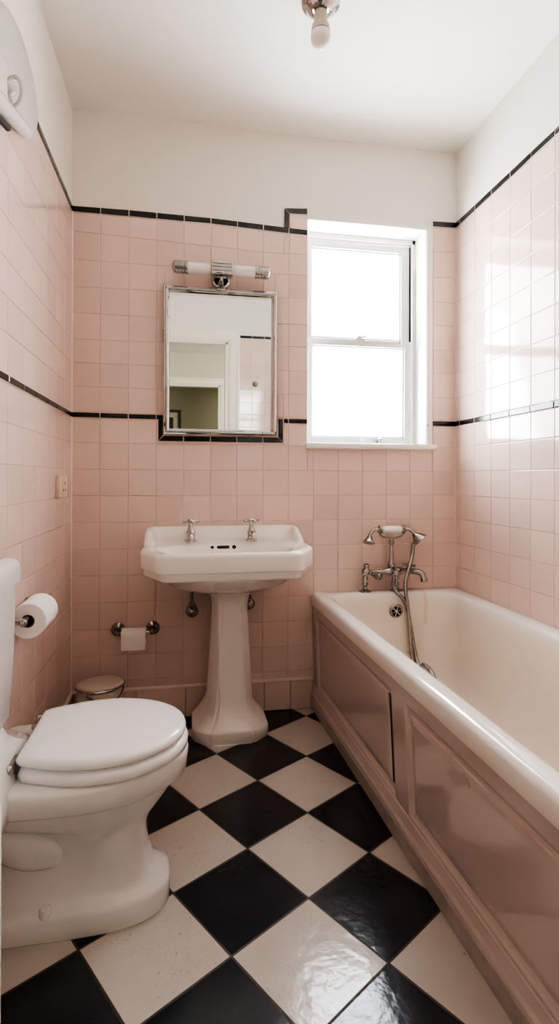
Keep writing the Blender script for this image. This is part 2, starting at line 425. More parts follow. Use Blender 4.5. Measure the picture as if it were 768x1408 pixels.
# tiled skirting course
def skirting(name, P, nrm, joints, h=.122):
    bm = nb(); lay = bm.loops.layers.float_color.new('tint')
    for a, b in zip(joints, joints[1:]):
        put_tile(bm, lay, P, nrm, [(a, 0), (b, 0), (b, h), (a, h)], 0, gap=.001, bev=.003, hgt=.011, tilt=.001)
    a, b = joints[0], joints[-1]
    prof = [(0, h), (.0135, h), (.0145, h+.003), (.012, h+.008), (.006, h+.010), (0, h+.010)]
    loft(bm, [[P(s, z) + nrm*d for d, z in prof] for s in (a, b)], mi=1)
    return link(name, bm, ['tile', 'white_grout'], kind='structure', smooth=False)
skirting('baseboard_back', PB, NB, [.012, .2508, .446, .607, .7679, .8791, .975])
skirting('baseboard_left', PL, NL, [0] + [.127+.1293*k for k in range(1, 17, 2)] + [2.4])

# floor, ceiling -----------------------------------------------------------
bm = nb(); quad(bm, [(-.02, YF, 0), (W+.02, YF, 0), (W+.02, .02, 0), (-.02, .02, 0)])
link('floor', bm, 'floor', kind='structure', smooth=False)
bm = nb(); quad(bm, [(-.02, YF-.02, H), (W+.02, YF-.02, H), (W+.02, .02, H), (-.02, .02, H)])
link('ceiling', bm, 'ceil', kind='structure', smooth=False)

# hall and the room beyond, seen in the mirror only ---------------------------
bm = nb(); quad(bm, [(-.9, -7, 0), (2.2, -7, 0), (2.2, YF, 0), (-.9, YF, 0)]); link('floor_hall', bm, 'carpet', kind='structure', smooth=False)
bm = nb(); quad(bm, [(-.9, -7, 2.40), (2.2, -7, 2.40), (2.2, YF-.11, 2.40), (-.9, YF-.11, 2.40)]); link('ceiling_hall', bm, 'ceil', kind='structure', smooth=False)
HY = -4.75; EX0, EX1, EZ = .06, .885, 2.0
bm = nb()
for (a, b, c, d) in ((-.9, EX0, 0, 2.4), (EX1, 2.2, 0, 2.4), (EX0, EX1, EZ, 2.4)): quad(bm, [(a, HY, c), (b, HY, c), (b, HY, d), (a, HY, d)])
link('wall_hall', bm, 'hall', kind='structure', smooth=False)
for nm, x in (('wall_hall_left', -.9), ('wall_hall_right', 2.2)):
    bm = nb(); quad(bm, [(x, -7, 0), (x, YF-.1, 0), (x, YF-.1, 2.4), (x, -7, 2.4)]); link(nm, bm, 'hall', kind='structure', smooth=False)
bm = nb()
for (a, b, c, d) in ((-.9, DX0, 0, 2.4), (DX1, 2.2, 0, 2.4), (DX0, DX1, DZ, 2.4)): quad(bm, [(a, YF-.11, c), (b, YF-.11, c), (b, YF-.11, d), (a, YF-.11, d)])
link('wall_hall_near', bm, 'hall', kind='structure', smooth=False)
bm = nb(); quad(bm, [(-.9, -6.6, 0), (2.2, -6.6, 0), (2.2, -6.6, 2.4), (-.9, -6.6, 2.4)]); link('wall_far', bm, 'olive', kind='structure', smooth=False)
def door_frame(n, x0, x1, z1, yf, depth, wd):
    bm = nb()
    y0 = yf - depth
    box(bm, x0-.001, x0+.022, y0, yf+.002, 0, z1, .002); box(bm, x1-.022, x1+.001, y0, yf+.002, 0, z1, .002); box(bm, x0-.001, x1+.001, y0, yf+.002, z1-.022, z1+.001, .002)
    fr = link('door_%d' % n, bm, 'cream', kind='structure', smooth=False)
    bm = nb()
    prof = [(0, 0), (0, .012), (.02, .020), (wd-.03, .024), (wd-.015, .03), (wd, .03), (wd, 0)]
    pts = []
    def at_(o, dd):
        return [Vector((x0-o, yf+dd, 0)), Vector((x0-o, yf+dd, z1+o)), Vector((x1+o, yf+dd, z1+o)), Vector((x1+o, yf+dd, 0))]
    R_ = [at_(o, dd) for o, dd in prof]
    loft(bm, [[R_[i][k] for i in range(len(prof))] for k in range(4)])
    link('door_architrave', bm, 'cream', fr, smooth=False)
    return fr
door_frame(1, DX0, DX1, DZ, YF, .11, .10)
door_frame(2, EX0, EX1, EZ, HY, .1, .085)
pf = thing('picture_frame', 'dark wooden picture frame on the far wall, seen only in the mirror', 'picture frame', (.16, -6.59, 0))
bm = nb()
for (a, b, c, d) in ((-.22, .22, 1.28, 1.32), (-.22, .22, 1.80, 1.84), (-.22, -.18, 1.32, 1.80), (.18, .22, 1.32, 1.80)): box(bm, a, b, -.005, .03, c, d, .004)
link('frame', bm, 'wood', pf, smooth=False)
bm = nb(); box(bm, -.18, .18, 0, .01, 1.32, 1.80)
box(bm, -.1, .1, .01, .012, 1.42, 1.72, mi=1); link('picture', bm, ['print', 'wood'], pf, smooth=False)
hk = thing('robe_hook', 'small round chrome robe hook on pink tiles, seen only in the mirror', 'hook', (1.035, YF+.001, 1.70))
bm = nb(); lathe(bm, (0, 0, 0), (0, 1, 0), [(0, .0), (0, .026), (.006, .026), (.010, .018), (.011, 0)], 20); link('backplate', bm, 'chrome', hk)
bm = nb(); tube(bm, [(0, .008, 0), (0, .03, -.012), (0, .045, 0), (0, .046, .014)], .006, 10); ball(bm, (0, .046, .016), .009, 12); link('hook', bm, 'chrome', hk)

# ------------------------------------------------------------------ window
wn = bpy.data.objects.new('window_1', None); C.objects.link(wn); wn['kind'] = 'structure'
wn.location = (0, 0, 0)
bm = nb()
RD = .165
x0, x1, z0, z1 = WX0, OX1, WZ0, OZ1
quad(bm, [(x0, 0, z0), (x0, RD, z0), (x0, RD, z1), (x0, 0, z1)]); quad(bm, [(x1, 0, z0), (x1, RD, z0), (x1, RD, z1), (x1, 0, z1)])
quad(bm, [(x0, 0, z1), (x1, 0, z1), (x1, RD, z1), (x0, RD, z1)]); quad(bm, [(x0, 0, z0), (x1, 0, z0), (x1, RD, z0), (x0, RD, z0)])
link('window_reveal', bm, 'gloss_white', wn, smooth=False)
bm = nb(); box(bm, OX1+.002, WX1, -.007, .004, 1.117, 2.0885, .004, 3); link('window_edge_strip', bm, 'gloss_white', wn)
bm = nb(); box(bm, WX0, WX1, -.004, .004, OZ1+.001, WZ1, .002, 2); link('window_edge_strip', bm, 'gloss_white', wn)
bm = nb(); box(bm, .9405, 1.528, -.028, .10, 1.096, 1.1205, .006, 3); link('window_sill', bm, 'gloss_white', wn)
# box frame
bm = nb()
fy0, fy1 = .105, .165
box(bm, x0, .972, fy0, fy1, z0, z1, .002); box(bm, 1.4660, x1, fy0, fy1, z0, z1, .002)
box(bm, x0, x1, fy0, fy1, 2.046, z1, .002); box(bm, x0, x1, .095, fy1, z0, 1.126, .002)
link('window_frame', bm, 'frame_cream', wn)
def sash(name, xa, xb, za, zb, gl, y0, y1):
    ga, gb, gc, gd = gl
    bm = nb()
    box(bm, xa, ga, y0, y1, za, zb, .003); box(bm, gb, xb, y0, y1, za, zb, .003)
    box(bm, ga-.001, gb+.001, y0+.0005, y1, za, gc, .003); box(bm, ga-.001, gb+.001, y0+.0005, y1, gd, zb, .003)
    # glazing bead
    for (a, b, c, d) in ((ga, ga+.006, gc, gd), (gb-.006, gb, gc, gd), (ga, gb, gc, gc+.006), (ga, gb, gd-.006, gd)):
        box(bm, a, b, y0+.010, y1-.002, c, d, .002)
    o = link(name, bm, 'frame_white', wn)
    bm = nb(); quad(bm, [(ga, y1-.012, gc), (gb, y1-.012, gc), (gb, y1-.012, gd), (ga, y1-.012, gd)]); link('window_pane', bm, 'pane', o, smooth=False)
    return o
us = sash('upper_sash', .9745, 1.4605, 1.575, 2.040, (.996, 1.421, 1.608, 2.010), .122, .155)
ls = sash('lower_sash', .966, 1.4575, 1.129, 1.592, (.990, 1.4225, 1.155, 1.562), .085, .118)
bm = nb(); box(bm, 1.4612, 1.4655, .118, .150, 1.60, 2.0395); link('sash_gap_shade', bm, 'gap_shade', wn, smooth=False)  # dark strip put in as the shadow between sash and frame
bm = nb(); tube(bm, [(1.4685, .103, 1.60), (1.4685, .103, 1.93)], .0028, 8, 1); link('sash_cord', bm, 'chrome_dark', wn)
bm = nb(); box(bm, 1.190, 1.235, .088, .112, 1.592, 1.600, .003); ball(bm, (1.212, .098, 1.604), .009, 12); tube(bm, [(1.2, .096, 1.603), (1.233, .094, 1.609)], .004, 8, 1); ball(bm, (1.235, .094, 1.6095), .0055, 8)
link('sash_lock', bm, 'frame_white', ls)
bm = nb(); box(bm, 1.285, 1.315, .074, .086, 1.128, 1.136, .003); ball(bm, (1.30, .074, 1.141), .0105, 12); tube(bm, [(1.292, .073, 1.145), (1.308, .070, 1.134)], .004, 8, 1); link('sash_handle', bm, 'chrome_dark', ls)
bm = nb(); box(bm, 1.205, 1.232, .076, .086, 1.137, 1.147, .003); link('sash_handle', bm, 'gloss_white', ls)
for (px, pz) in ((1.400, 1.586), (1.4898, 1.205)):
    bm = nb(); lathe(bm, (px, .086 if px < 1.45 else -.006, pz), (0, -1, 0), [(0, 0), (0, .005), (.002, .005), (.004, .003), (.004, 0)], 10); link('screw_cap', bm, 'chrome_dark', wn)

# ------------------------------------------------------------------ mirror and light
mr = thing('wall_mirror', 'rectangular chrome-framed mirror hanging above the washbasin', 'mirror', (.5835, -.004, 1.144))
mr.rotation_euler = (math.radians(.95), 0, 0)
hw, hh = .2305, .596
bm = nb()
prof = [(0, 0), (0, -.020), (.003, -.026), (.008, -.028), (.011, -.022), (.013, -.022), (.018, -.028), (.022, -.022), (.025, -.014), (.025, 0)]
R_ = [[Vector((-hw+o, d, o)), Vector((hw-o, d, o)), Vector((hw-o, d, hh-o)), Vector((-hw+o, d, hh-o))] for o, d in prof]
vr = [[bm.verts.new(R_[i][k]) for i in range(len(prof))] for k in range(4)]
for k in range(4):
    for i in range(len(prof)-1): bm.faces.new((vr[k][i], vr[k][i+1], vr[(k+1) % 4][i+1], vr[(k+1) % 4][i]))
link('frame', bm, 'silver', mr, smooth=False)
bm = nb(); o_ = .024; quad(bm, [(-hw+o_, -.0135, o_), (hw-o_, -.0135, o_), (hw-o_, -.0135, hh-o_), (-hw+o_, -.0135, hh-o_)])
link('glass', bm, 'mirror', mr, smooth=False)
bm = nb(); box(bm, -hw-.003, -hw+.004, -.022, -.006, .37, .42, .002); link('hinge', bm, 'chrome_dark', mr)
bm = nb(); box(bm, hw-.004, hw+.003, -.022, -.006, .35, .40, .002); link('hinge', bm, 'chrome_dark', mr)
bm = nb(); lathe(bm, (hw-.055, -.027, .012), (0, -1, 0), [(0, .004), (.006, .004), (.008, .002)], 10); link('catch', bm, 'chrome', mr)
bm = nb(); box(bm, -.02, .02, -.031, -.02, hh-.010, hh-.003, .003); link('clip', bm, 'chrome', mr)

sc = thing('wall_light', 'double tube wall light with chrome ends above the mirror', 'light', (.583, -.004, 1.8025))
AZ = -.062
bm = nb(); lathe(bm, (0, 0, -.0225), (0, -1, 0), [(0, 0), (0, .0385), (.008, .0385), (.013, .035), (.016, .029), (.013, .022), (.013, 0)], 36); link('backplate', bm, 'chrome', sc)
bm = nb(); tube(bm, [(0, -.010, -.034), (0, AZ*.6, -.034), (0, AZ, -.015)], .008, 12); ball(bm, (0, -.02, -.034), .0115, 14); link('arm', bm, 'chrome', sc)
bm = nb(); box(bm, -.045, .045, AZ-.030, AZ+.028, -.027, .029, .007, 3)
for zz in (-.012, .004, .016): box(bm, -.040, .040, AZ-.0335, AZ-.028, zz-.003, zz+.003, .0015, 1)
link('centre_block', bm, 'chrome', sc)
for sx in (-1, 1):
    bm = nb(); lathe(bm, (sx*.043, AZ, 0), (sx, 0, 0), [(0, 0), (0, .0225), (.092, .0225), (.092, 0)], 24); link('tube_shade', bm, 'opal', sc)
    bm = nb(); pr_ = [(0, 0), (0, .0255)]
    for k in range(4): pr_ += [(.004+k*.012, .0265), (.008+k*.012, .0265), (.010+k*.012, .0235), (.013+k*.012, .0235)]
    pr_ += [(.052, .0265), (.056, .024), (.062, .013), (.064, 0)]
    lathe(bm, (sx*.133, AZ, 0), (sx, 0, 0), pr_, 24); link('end_cap', bm, 'chrome', sc)

# ------------------------------------------------------------------ washbasin
SX, SZ = .593, .727
wb = thing('washbasin', 'white pedestal washbasin with two chrome cross-handled taps under the mirror', 'washbasin', (SX, -.004, 0))
def outline(inset, n=96, hwid=.305, fr=.478, ch=(.072, .15), rad=.03):
    """chamfered-front plan of the basin, sampled by angle from its middle, back edge straight"""
    hx = hwid-inset; yf = -(fr-inset); yb = -.002-inset*.0
    cx, cy = ch
    poly = [(hx, yb), (hx, yf+cy), (hx-cx, yf), (-hx+cx, yf), (-hx, yf+cy), (-hx, yb)]
    return poly
def ray_poly(poly, c, ang):
    d = (math.cos(ang), math.sin(ang)); best = None
    for (a, b) in zip(poly, poly[1:]+poly[:1]):
        ex, ey = b[0]-a[0], b[1]-a[1]; den = d[0]*ey - d[1]*ex
        if abs(den) < 1e-9: continue
        tt = ((a[0]-c[0])*ey - (a[1]-c[1])*ex)/den; uu = ((a[0]-c[0])*d[1] - (a[1]-c[1])*d[0])/den
        if tt > 0 and -1e-6 <= uu <= 1+1e-6 and (best is None or tt < best): best = tt
    return best
cen = (0, -.24); N = 128
angs = []
for i in range(N): angs.append(2*PI*i/N)
def o_ring(inset, z, back=None):
    poly = outline(inset)
    if back is not None: poly = [(p[0], -back if i in (0, 5) else p[1]) for i, p in enumerate(poly)]
    r = []
    for a in angs:
        k = sum(ray_poly(poly, cen, a+da) for da in (-.06, -.03, 0, .03, .06))/5
        k = min(k, ray_poly(poly, cen, a)*1.0)
        p = Vector((cen[0]+k*math.cos(a), cen[1]+k*math.sin(a), 0)); p.z = z(p) if callable(z) else z; r.append(p)
    return r
def s_ring(rx, ryf, ryb, z, c=(0, -.25), e=2.6):
    r = []
    for a in angs:
        ca, sa = math.cos(a), math.sin(a); ry = ryb if sa > 0 else ryf
        k = (abs(ca/rx)**e + abs(sa/ry)**e)**(-1/e)
        p = Vector((c[0]+k*ca, c[1]+k*sa, z)); r.append(p)
    return r
ups = lambda p: SZ + .050*sstep(-.225, -.05, p.y)
bm = nb()
rings = [s_ring(.085, .085, .085, .555, (0, -.17), 3), s_ring(.15, .13, .13, .565, (0, -.2)), s_ring(.215, .19, .15, .595, (0, -.22)), s_ring(.255, .215, .19, .628, (0, -.235)),
         o_ring(.030, .632), o_ring(.014, .634), o_ring(.010, .640), o_ring(.010, .659), o_ring(.008, .6625), o_ring(.001, .664), o_ring(0, .668),
         o_ring(0, SZ-.014), o_ring(.002, lambda p: ups(p)-.008), o_ring(.007, lambda p: ups(p)-.002), o_ring(.014, lambda p: ups(p), .012), o_ring(.023, lambda p: ups(p)-.002, .024),
         o_ring(.031, lambda p: SZ-.003+.034*sstep(-.20, -.05, p.y), .036), o_ring(.040, lambda p: SZ-.008+.016*sstep(-.20, -.06, p.y), .052), o_ring(.046, lambda p: SZ-.010+.010*sstep(-.20, -.06, p.y), .066),
         s_ring(.250, .195, .128, SZ-.011), s_ring(.244, .188, .122, SZ-.018), s_ring(.233, .176, .108, SZ-.045), s_ring(.205, .15, .085, SZ-.090), s_ring(.14, .10, .06, SZ-.120), s_ring(.03, .03, .03, SZ-.128)]
loft(bm, rings)
link('basin', bm, 'porcelain', wb, angle=50)
# pedestal
def oct_ring(hx, yf, yb, ch, z, cy=-.15):
    cx = hx*ch; c2 = (yb-yf)*ch*.6
    return [Vector(p) for p in ((hx, yb, z), (hx, yf+c2, z), (hx-cx, yf, z), (-hx+cx, yf, z), (-hx, yf+c2, z), (-hx, yb, z))]
bm = nb()
PX = .018
prof = [(0, .140, -.262, .42), (.004, .1425, -.264, .42), (.040, .1425, -.264, .42), (.046, .139, -.262, .42), (.052, .130, -.256, .42), (.075, .110, -.240, .42), (.100, .0935, -.228, .42), (.135, .084, -.221, .42),
        (.30, .0755, -.213, .42), (.44, .068, -.208, .42), (.485, .066, -.208, .42), (.52, .072, -.216, .42), (.545, .083, -.226, .42), (.556, .088, -.230, .42), (.564, .087, -.229, .42)]
loft(bm, [[p + Vector((PX, 0, 0)) for p in oct_ring(h, yf, -.05, c, z)] for z, h, yf, c in prof])
bmesh.ops.bevel(bm, geom=[e for e in bm.edges if abs((e.verts[0].co-e.verts[1].co).normalized().z) > .3], offset=.010, segments=3, affect='EDGES')
link('pedestal', bm, 'porcelain', wb, angle=40)
for nm, x, w, z in (('overflow_slot', -.006, .0245, 0), ('overflow_hole', -.048, .0065, 0), ('overflow_hole', .036, .0078, 0)):
    bm = nb(); c = Vector((x, -.1315, SZ-.024))
    nn = Vector((0, -.83, .55)).normalized(); upv = Vector((0, .55, .83)).normalized()
    pts = []
    h = .0062 if nm == 'overflow_slot' else w
    for i in range(24):
        a = 2*PI*i/24; ca, sa = math.cos(a), math.sin(a)
        px = (w-h)*(1 if ca > 0 else -1) + h*ca if w > h else h*ca
        pts.append(c + Vector((px, 0, 0)) + upv*h*sa)
    loft(bm, [[p - nn*.004 for p in pts], [p + nn*.0012 for p in pts]])
    link(nm, bm, 'dark', wb)
def make_tap(x, label):
    tp = bpy.data.objects.new('tap', None); C.objects.link(tp); tp.parent = wb; tp.location = (x, -.088, SZ-.004); tp['label'] = label
    bm = nb(); lathe(bm, (0, 0, 0), (0, 0, 1), [(0, 0), (0, .024), (.004, .024), (.007, .018), (.012, .0165), (.028, .0165), (.034, .018), (.038, .0155), (.046, .012), (.056, .0085), (.066, .0085), (.072, .010)], 24)
    link('body', bm, 'chrome', tp)
    bm = nb(); tube(bm, [(0, -.010, .026), (0, -.035, .030), (0, -.058, .026), (0, -.066, .010)], lambda q: .0125-.002*q, 14); lathe(bm, (0, -.066, .012), (0, 0, -1), [(0, .011), (.004, .0125), (.010, .0125), (.010, 0)], 16); link('spout', bm, 'chrome', tp)
    bm = nb(); lathe(bm, (0, 0, .070), (0, 0, 1), [(0, .010), (.004, .0125), (.012, .0125), (.017, .009), (.020, 0)], 20)
    for k in range(4):
        a = k*PI/2 + .35; d = Vector((math.cos(a), math.sin(a), 0)); lathe(bm, Vector((0, 0, .0775)), d, [(.008, .0045), (.022, .0040), (.024, .0062), (.030, .0070), (.034, .0045), (.036, 0)], 12)
    link('cross_handle', bm, 'chrome', tp)
    return tp
make_tap(-.130, 'chrome tap at the left of the basin ledge'); make_tap(.109, 'chrome tap at the right of the basin ledge')
for x, z, lab in ((.4695, .440, 'dark chrome ball valve on the wall left of the pedestal'), (.697, .462, 'dark chrome ball valve on the wall right of the pedestal')):
    v = thing('supply_valve', lab, 'valve', (x, -.004, z), group='supply valves under the washbasin')
    bm = nb(); ball(bm, (0, -.048, 0), .025, 20, (1, .95, 1)); lathe(bm, (0, 0, 0), (0, -1, 0), [(0, 0), (0, .022), (.004, .022), (.008, .012), (.03, .011)], 20); link('valve_body', bm, 'chrome_dark', v)
    bm = nb(); tube(bm, [(0, -.05, .02), (0, -.05, .12), (0, -.055, .19)], .0065, 12); lathe(bm, (0, -.05, .022), (0, 0, 1), [(0, .012), (.010, .012), (.014, .0075)], 12); link('pipe', bm, 'chrome_dark', v)

# ------------------------------------------------------------------ bath
bx = thing('bathtub', 'cream enamelled bathtub with a wide white rim along the right wall', 'bathtub', (0, 0, 0))
XL = lambda y: .966 - .020*y
BY0, BY1, BZ = -.004, -1.72, .490
def rr_ring(l, r, b, f, z, rad, seg=8):
    """rounded rectangle: l/r/b/f insets from left rim line, right wall, back wall, front end"""
    ya, yb = BY0-b, BY1+f
    xl = lambda y: XL(y)+l
    xr = W-.004-r
    pts = []
    cs = [(xr-rad, ya-rad, 0), (None, ya-rad, 90), (None, yb+rad, 180), (xr-rad, yb+rad, 270)]
    for (cx, cy, a0) in cs:
        for k in range(seg+1):
            a = math.radians(a0 + 90*k/seg); y = cy + rad*math.sin(a)
            x = (cx if cx is not None else xl(y)+rad) + rad*math.cos(a)
            pts.append(Vector((x, y, z)))
    # straight stretches get extra points so the sides stay even
    out = []
    n = len(pts)
    for i in range(n):
        out.append(pts[i]); j = (i+1) % n
        if (i+1) % (seg+1) == 0:
            for q in range(1, 8): out.append(pts[i].lerp(pts[j], q/8))
    return out
bm = nb()
rings = [rr_ring(.012, .012, .004, .004, .436, .012), rr_ring(.001, 0, 0, 0, .440, .012), rr_ring(0, 0, 0, 0, .446, .014), rr_ring(0, 0, 0, 0, .474, .014), rr_ring(.003, 0, 0, .003, .483, .016), rr_ring(.010, .002, .002, .010, .4885, .02), rr_ring(.018, .006, .004, .02, BZ, .022),
         rr_ring(.042, .058, .068, .07, BZ+.001, .075), rr_ring(.052, .066, .075, .085, .488, .085), rr_ring(.059, .072, .080, .095, .480, .09), rr_ring(.065, .078, .084, .105, .462, .095), rr_ring(.072, .086, .090, .125, .42, .10), rr_ring(.084, .098, .102, .18, .30, .11), rr_ring(.098, .112, .120, .24, .19, .115), rr_ring(.118, .130, .15, .28, .140, .11), rr_ring(.150, .16, .19, .33, .118, .10), rr_ring(.24, .25, .29, .45, .108, .04)]
loft(bm, rings, cap0=False)
link('tub', bm, 'bath', bx, angle=60)
ov = bpy.data.objects.new('overflow', None); C.objects.link(ov); ov.parent = bx; ov.location = (1.308, -.1005, .4185); ov.rotation_euler = (math.radians(6), 0, 0)
bm = nb(); lathe(bm, (0, 0, 0), (0, -1, 0), [(-.004, 0), (-.004, .029), (.002, .030), (.006, .027), (.007, .021), (.004, .020), (.004, 0)], 32); link('ring', bm, 'chrome_dark', ov)
bm = nb(); lathe(bm, (0, 0, 0), (0, -1, 0), [(.0038, 0), (.0038, .020), (.0046, .020), (.0046, 0)], 24); link('hole', bm, 'dark', ov)
bm = nb()
for k in range(6):
    a = k*PI/3 + .3; d = Vector((math.cos(a), 0, math.sin(a))); tube(bm, [Vector((0, -.006, 0)) + d*.004, Vector((0, -.006, 0)) + d*.0205], .0027, 8, 1)
ball(bm, (0, -.006, 0), .006, 10); link('grille', bm, 'chrome', ov)
dr = bpy.data.objects.new('drain', None); C.objects.link(dr); dr.parent = bx; dr.location = (1.30, -.42, .112)
bm = nb(); lathe(bm, (0, 0, 0), (0, 0, 1), [(-.004, 0), (-.004, .034), (.002, .035), (.004, .030), (.001, .024), (.001, 0)], 28); link('ring', bm, 'chrome', dr)
bm = nb()
for k in range(4):
    a = k*PI/4; d = Vector((math.cos(a), math.sin(a), 0)); tube(bm, [d*-.025 + Vector((0, 0, .002)), d*.025 + Vector((0, 0, .002))], .003, 8, 1)
link('grille', bm, 'chrome_dark', dr)

# bath panel ----------------------------------------------------------------
bp_ = thing('bath_surround', 'pink painted bath side panel with two fielded panels and a worn skirting', 'panel', (0, 0, 0))
def PX_(y, z, d=0.):                     # panel face; d > 0 goes out towards the room
    k = z/.45; xb = .985-.036*y; xt = .975-.020*y
    return Vector((xb + (xt-xb)*k - d, y, z))
Y0, Y1 = -.006, -1.715
def nest(bm, rect, levels):
    """concentric rectangles (y toward -, z) with face depths: a moulded recess"""
    (ya, yb, za, zb) = rect; rs = []
    for ins, d in levels:
        rs.append([PX_(ya-ins, za+ins, d), PX_(yb+ins, za+ins, d), PX_(yb+ins, zb-ins, d), PX_(ya-ins, zb-ins, d)])
    return rs
bm = nb()
rects = [(-.055, -.828, .098, .398), (-.908, -1.655, .098, .398)]
ys = [Y0, -.055, -.828, -.908, -1.655, Y1]; zs = [0, .098, .398, .445]
for i in range(5):
    for j in range(3):
        if j == 1 and i in (1, 3): continue
        n = 6
        for q in range(n):
            ya, yb = ys[i]+(ys[i+1]-ys[i])*q/n, ys[i]+(ys[i+1]-ys[i])*(q+1)/n
            quad(bm, [PX_(ya, zs[j]), PX_(yb, zs[j]), PX_(yb, zs[j+1]), PX_(ya, zs[j+1])])
mould = [(0, 0), (.004, -.001), (.010, -.006), (.018, -.009), (.024, -.009)]
for k, r in enumerate(rects):
    rs = nest(bm, r, mould); vr = [[bm.verts.new(p) for p in q] for q in rs]
    for a, b in zip(vr, vr[1:]):
        for i in range(4): bm.faces.new((a[i], a[(i+1) % 4], b[(i+1) % 4], b[i]))
bmesh.ops.remove_doubles(bm, verts=bm.verts[:], dist=1e-5)
link('panel_frame', bm, 'panel', bp_, smooth=False)
def field(name, ya, yb, za, zb, base, parent):
    bm = nb()
    lv = [(0, base-.004), (0, base), (.003, base+.004), (.005, base+.0045), (.018, base+.006), (.022, base+.006)]
    rs = nest(bm, (ya, yb, za, zb), lv); vr = [[bm.verts.new(p) for p in q] for q in rs]
    for a, b in zip(vr, vr[1:]):
        for i in range(4): bm.faces.new((a[i], a[(i+1) % 4], b[(i+1) % 4], b[i]))
    bm.faces.new(vr[-1])
    return link(name, bm, 'panel', parent, smooth=False)
for (ya, yb, gap) in ((-.079, -.804, True), (-.932, -1.631, False)):
    bm = nb(); rs = nest(bm, (ya, yb, .122, .374), [(0, -.0095)]); bm.faces.new([bm.verts.new(p) for p in rs[0]])
    link('panel_back', bm, 'dark' if gap else 'panel', bp_, smooth=False)
field('access_panel', -.079, -.790, .122, .374, -.010, bp_)
field('field_panel', -.934, -1.629, .124, .372, -.010, bp_)
bm = nb()
prof = [(.001, .098), (.004, .094), (.006, .086), (.010, .072), (.015, .062), (.016, .052), (.0, .052)]
n = 10
loft(bm, [[PX_(Y0+(Y1-Y0)*q/n, z, d) for d, z in prof] for q in range(n+1)])
link('plinth_moulding', bm, 'panel', bp_, smooth=False)
bm = nb()
prof = [(.0, .052), (.0165, .052), (.0175, .049), (.0175, .0015), (.0, .0015)]
loft(bm, [[PX_(Y0+(Y1-Y0)*q/n, z, d) for d, z in prof] for q in range(n+1)])
link('skirting_strip', bm, 'worn', bp_, smooth=False)
# small chips in the paint
for (y, z, r) in ((-1.198, .352, .006), (-1.206, .345, .004), (-1.188, .358, .003)):
    bm = nb(); c = PX_(y, z, -.0035); pts = [c + Vector((0, math.cos(a)*r*random.uniform(.5, 1.2), math.sin(a)*r*random.uniform(.5, 1.2))) for a in [2*PI*i/9 for i in range(9)]]
    loft(bm, [[p + Vector((.002, 0, 0)) for p in pts], [p - Vector((.0009, 0, 0)) for p in pts]]); link('paint_chip', bm, 'worn', bp_, smooth=False)

# bath mixer ---------------------------------------------------------------
bmx = thing('bath_mixer', 'chrome telephone style bath mixer standing on the back rim of the bath', 'tap', (1.192, -.046, BZ+.001))
DX = .138
for x in (0, DX):
    bm = nb(); lathe(bm, (x, 0, 0), (0, 0, 1), [(0, 0), (0, .026), (.004, .026), (.008, .018), (.013, .010), (.022, .008), (.027, .012), (.033, .013), (.038, .009), (.046, .009), (.051, .0125), (.060, .0125), (.064, .010), (.074, .012)], 22)
    link('pillar', bm, 'mixer', bmx)
bm = nb()
lathe(bm, (-.012, 0, .083), (1, 0, 0), [(0, 0), (0, .012), (.004, .016), (.018, .017), (.026, .014), (.034, .0095), (.09, .0095), (.10, .012), (.108, .016), (.118, .018), (.165, .018), (.176, .015), (.188, .012), (.20, .014), (.215, .016), (.222, .012), (.222, 0)], 22)
lathe(bm, (.122, -.004, .083), (0, -1, 0), [(0, .014), (.012, .016), (.030, .014), (.036, .010), (.036, 0)], 20)
link('body', bm, 'mixer', bmx)
def knob(org, axis, nm='cross_handle'):
    bm = nb(); d = Vector(axis).normalized()
    lathe(bm, org, axis, [(0, .009), (.012, .009), (.016, .013), (.026, .014), (.032, .010), (.034, 0)], 18)
    _, u, v = basis(axis)
    for k in range(4):
        e = u*math.cos(k*PI/2+.5) + v*math.sin(k*PI/2+.5); lathe(bm, Vector(org)+d*.022, e, [(.008, .0045), (.019, .0042), (.022, .0062), (.027, .0062), (.030, 0)], 10)
    link(nm, bm, 'mixer', bmx)
def capstan(org, axis):
    bm = nb(); lathe(bm, org, axis, [(0, .009), (.010, .009), (.014, .0115), (.020, .013), (.040, .0165), (.048, .0155), (.052, .010), (.053, 0)], 18); link('handle', bm, 'mixer', bmx)
capstan((.02, -.010, .080), (.65, -.72, -.20)); 
bm = nb(); lathe(bm, (.006, 0, .094), (0, 0, 1), [(0, .010), (.010, .010), (.014, .013), (.021, .013), (.025, .007), (.026, 0)], 18); link('handle', bm, 'mixer', bmx)
knob((.192, -.002, .088), (.1, -.2, 1), 'cross_handle')
bm = nb(); tube(bm, [(.20, -.006, .083), (.222, -.020, .082), (.240, -.034, .074), (.246, -.040, .054)], lambda q: .013-.001*q, 16); lathe(bm, (.246, -.040, .058), (.1, -.1, -1), [(0, .013), (.004, .0155), (.014, .0155), (.016, .012), (.012, .010), (.012, 0)], 18); link('spout', bm, 'mixer', bmx)
bm = nb(); lathe(bm, (.117, 0, .098), (0, 0, 1), [(0, .013), (.008, .016), (.016, .0165), (.024, .013), (.030, .010), (.10, .0085), (.104, .012), (.112, .012), (.116, .008), (.124, .009), (.130, .006)], 22); link('riser', bm, 'mixer', bmx)
bm = nb()
CZ = .226
tube(bm, [(.062, -.004, CZ+.034), (.064, -.002, CZ+.018), (.080, 0, CZ+.005), (.117, 0, CZ), (.154, 0, CZ+.005), (.170, -.002, CZ+.018), (.172, -.004, CZ+.034)], .0042, 10)
for x in (.062, .172): torus(bm, (x, -.003, CZ+.036), (1, 0, 0), .0155, .0035, 22, 8)
link('cradle', bm, 'mixer', bmx)
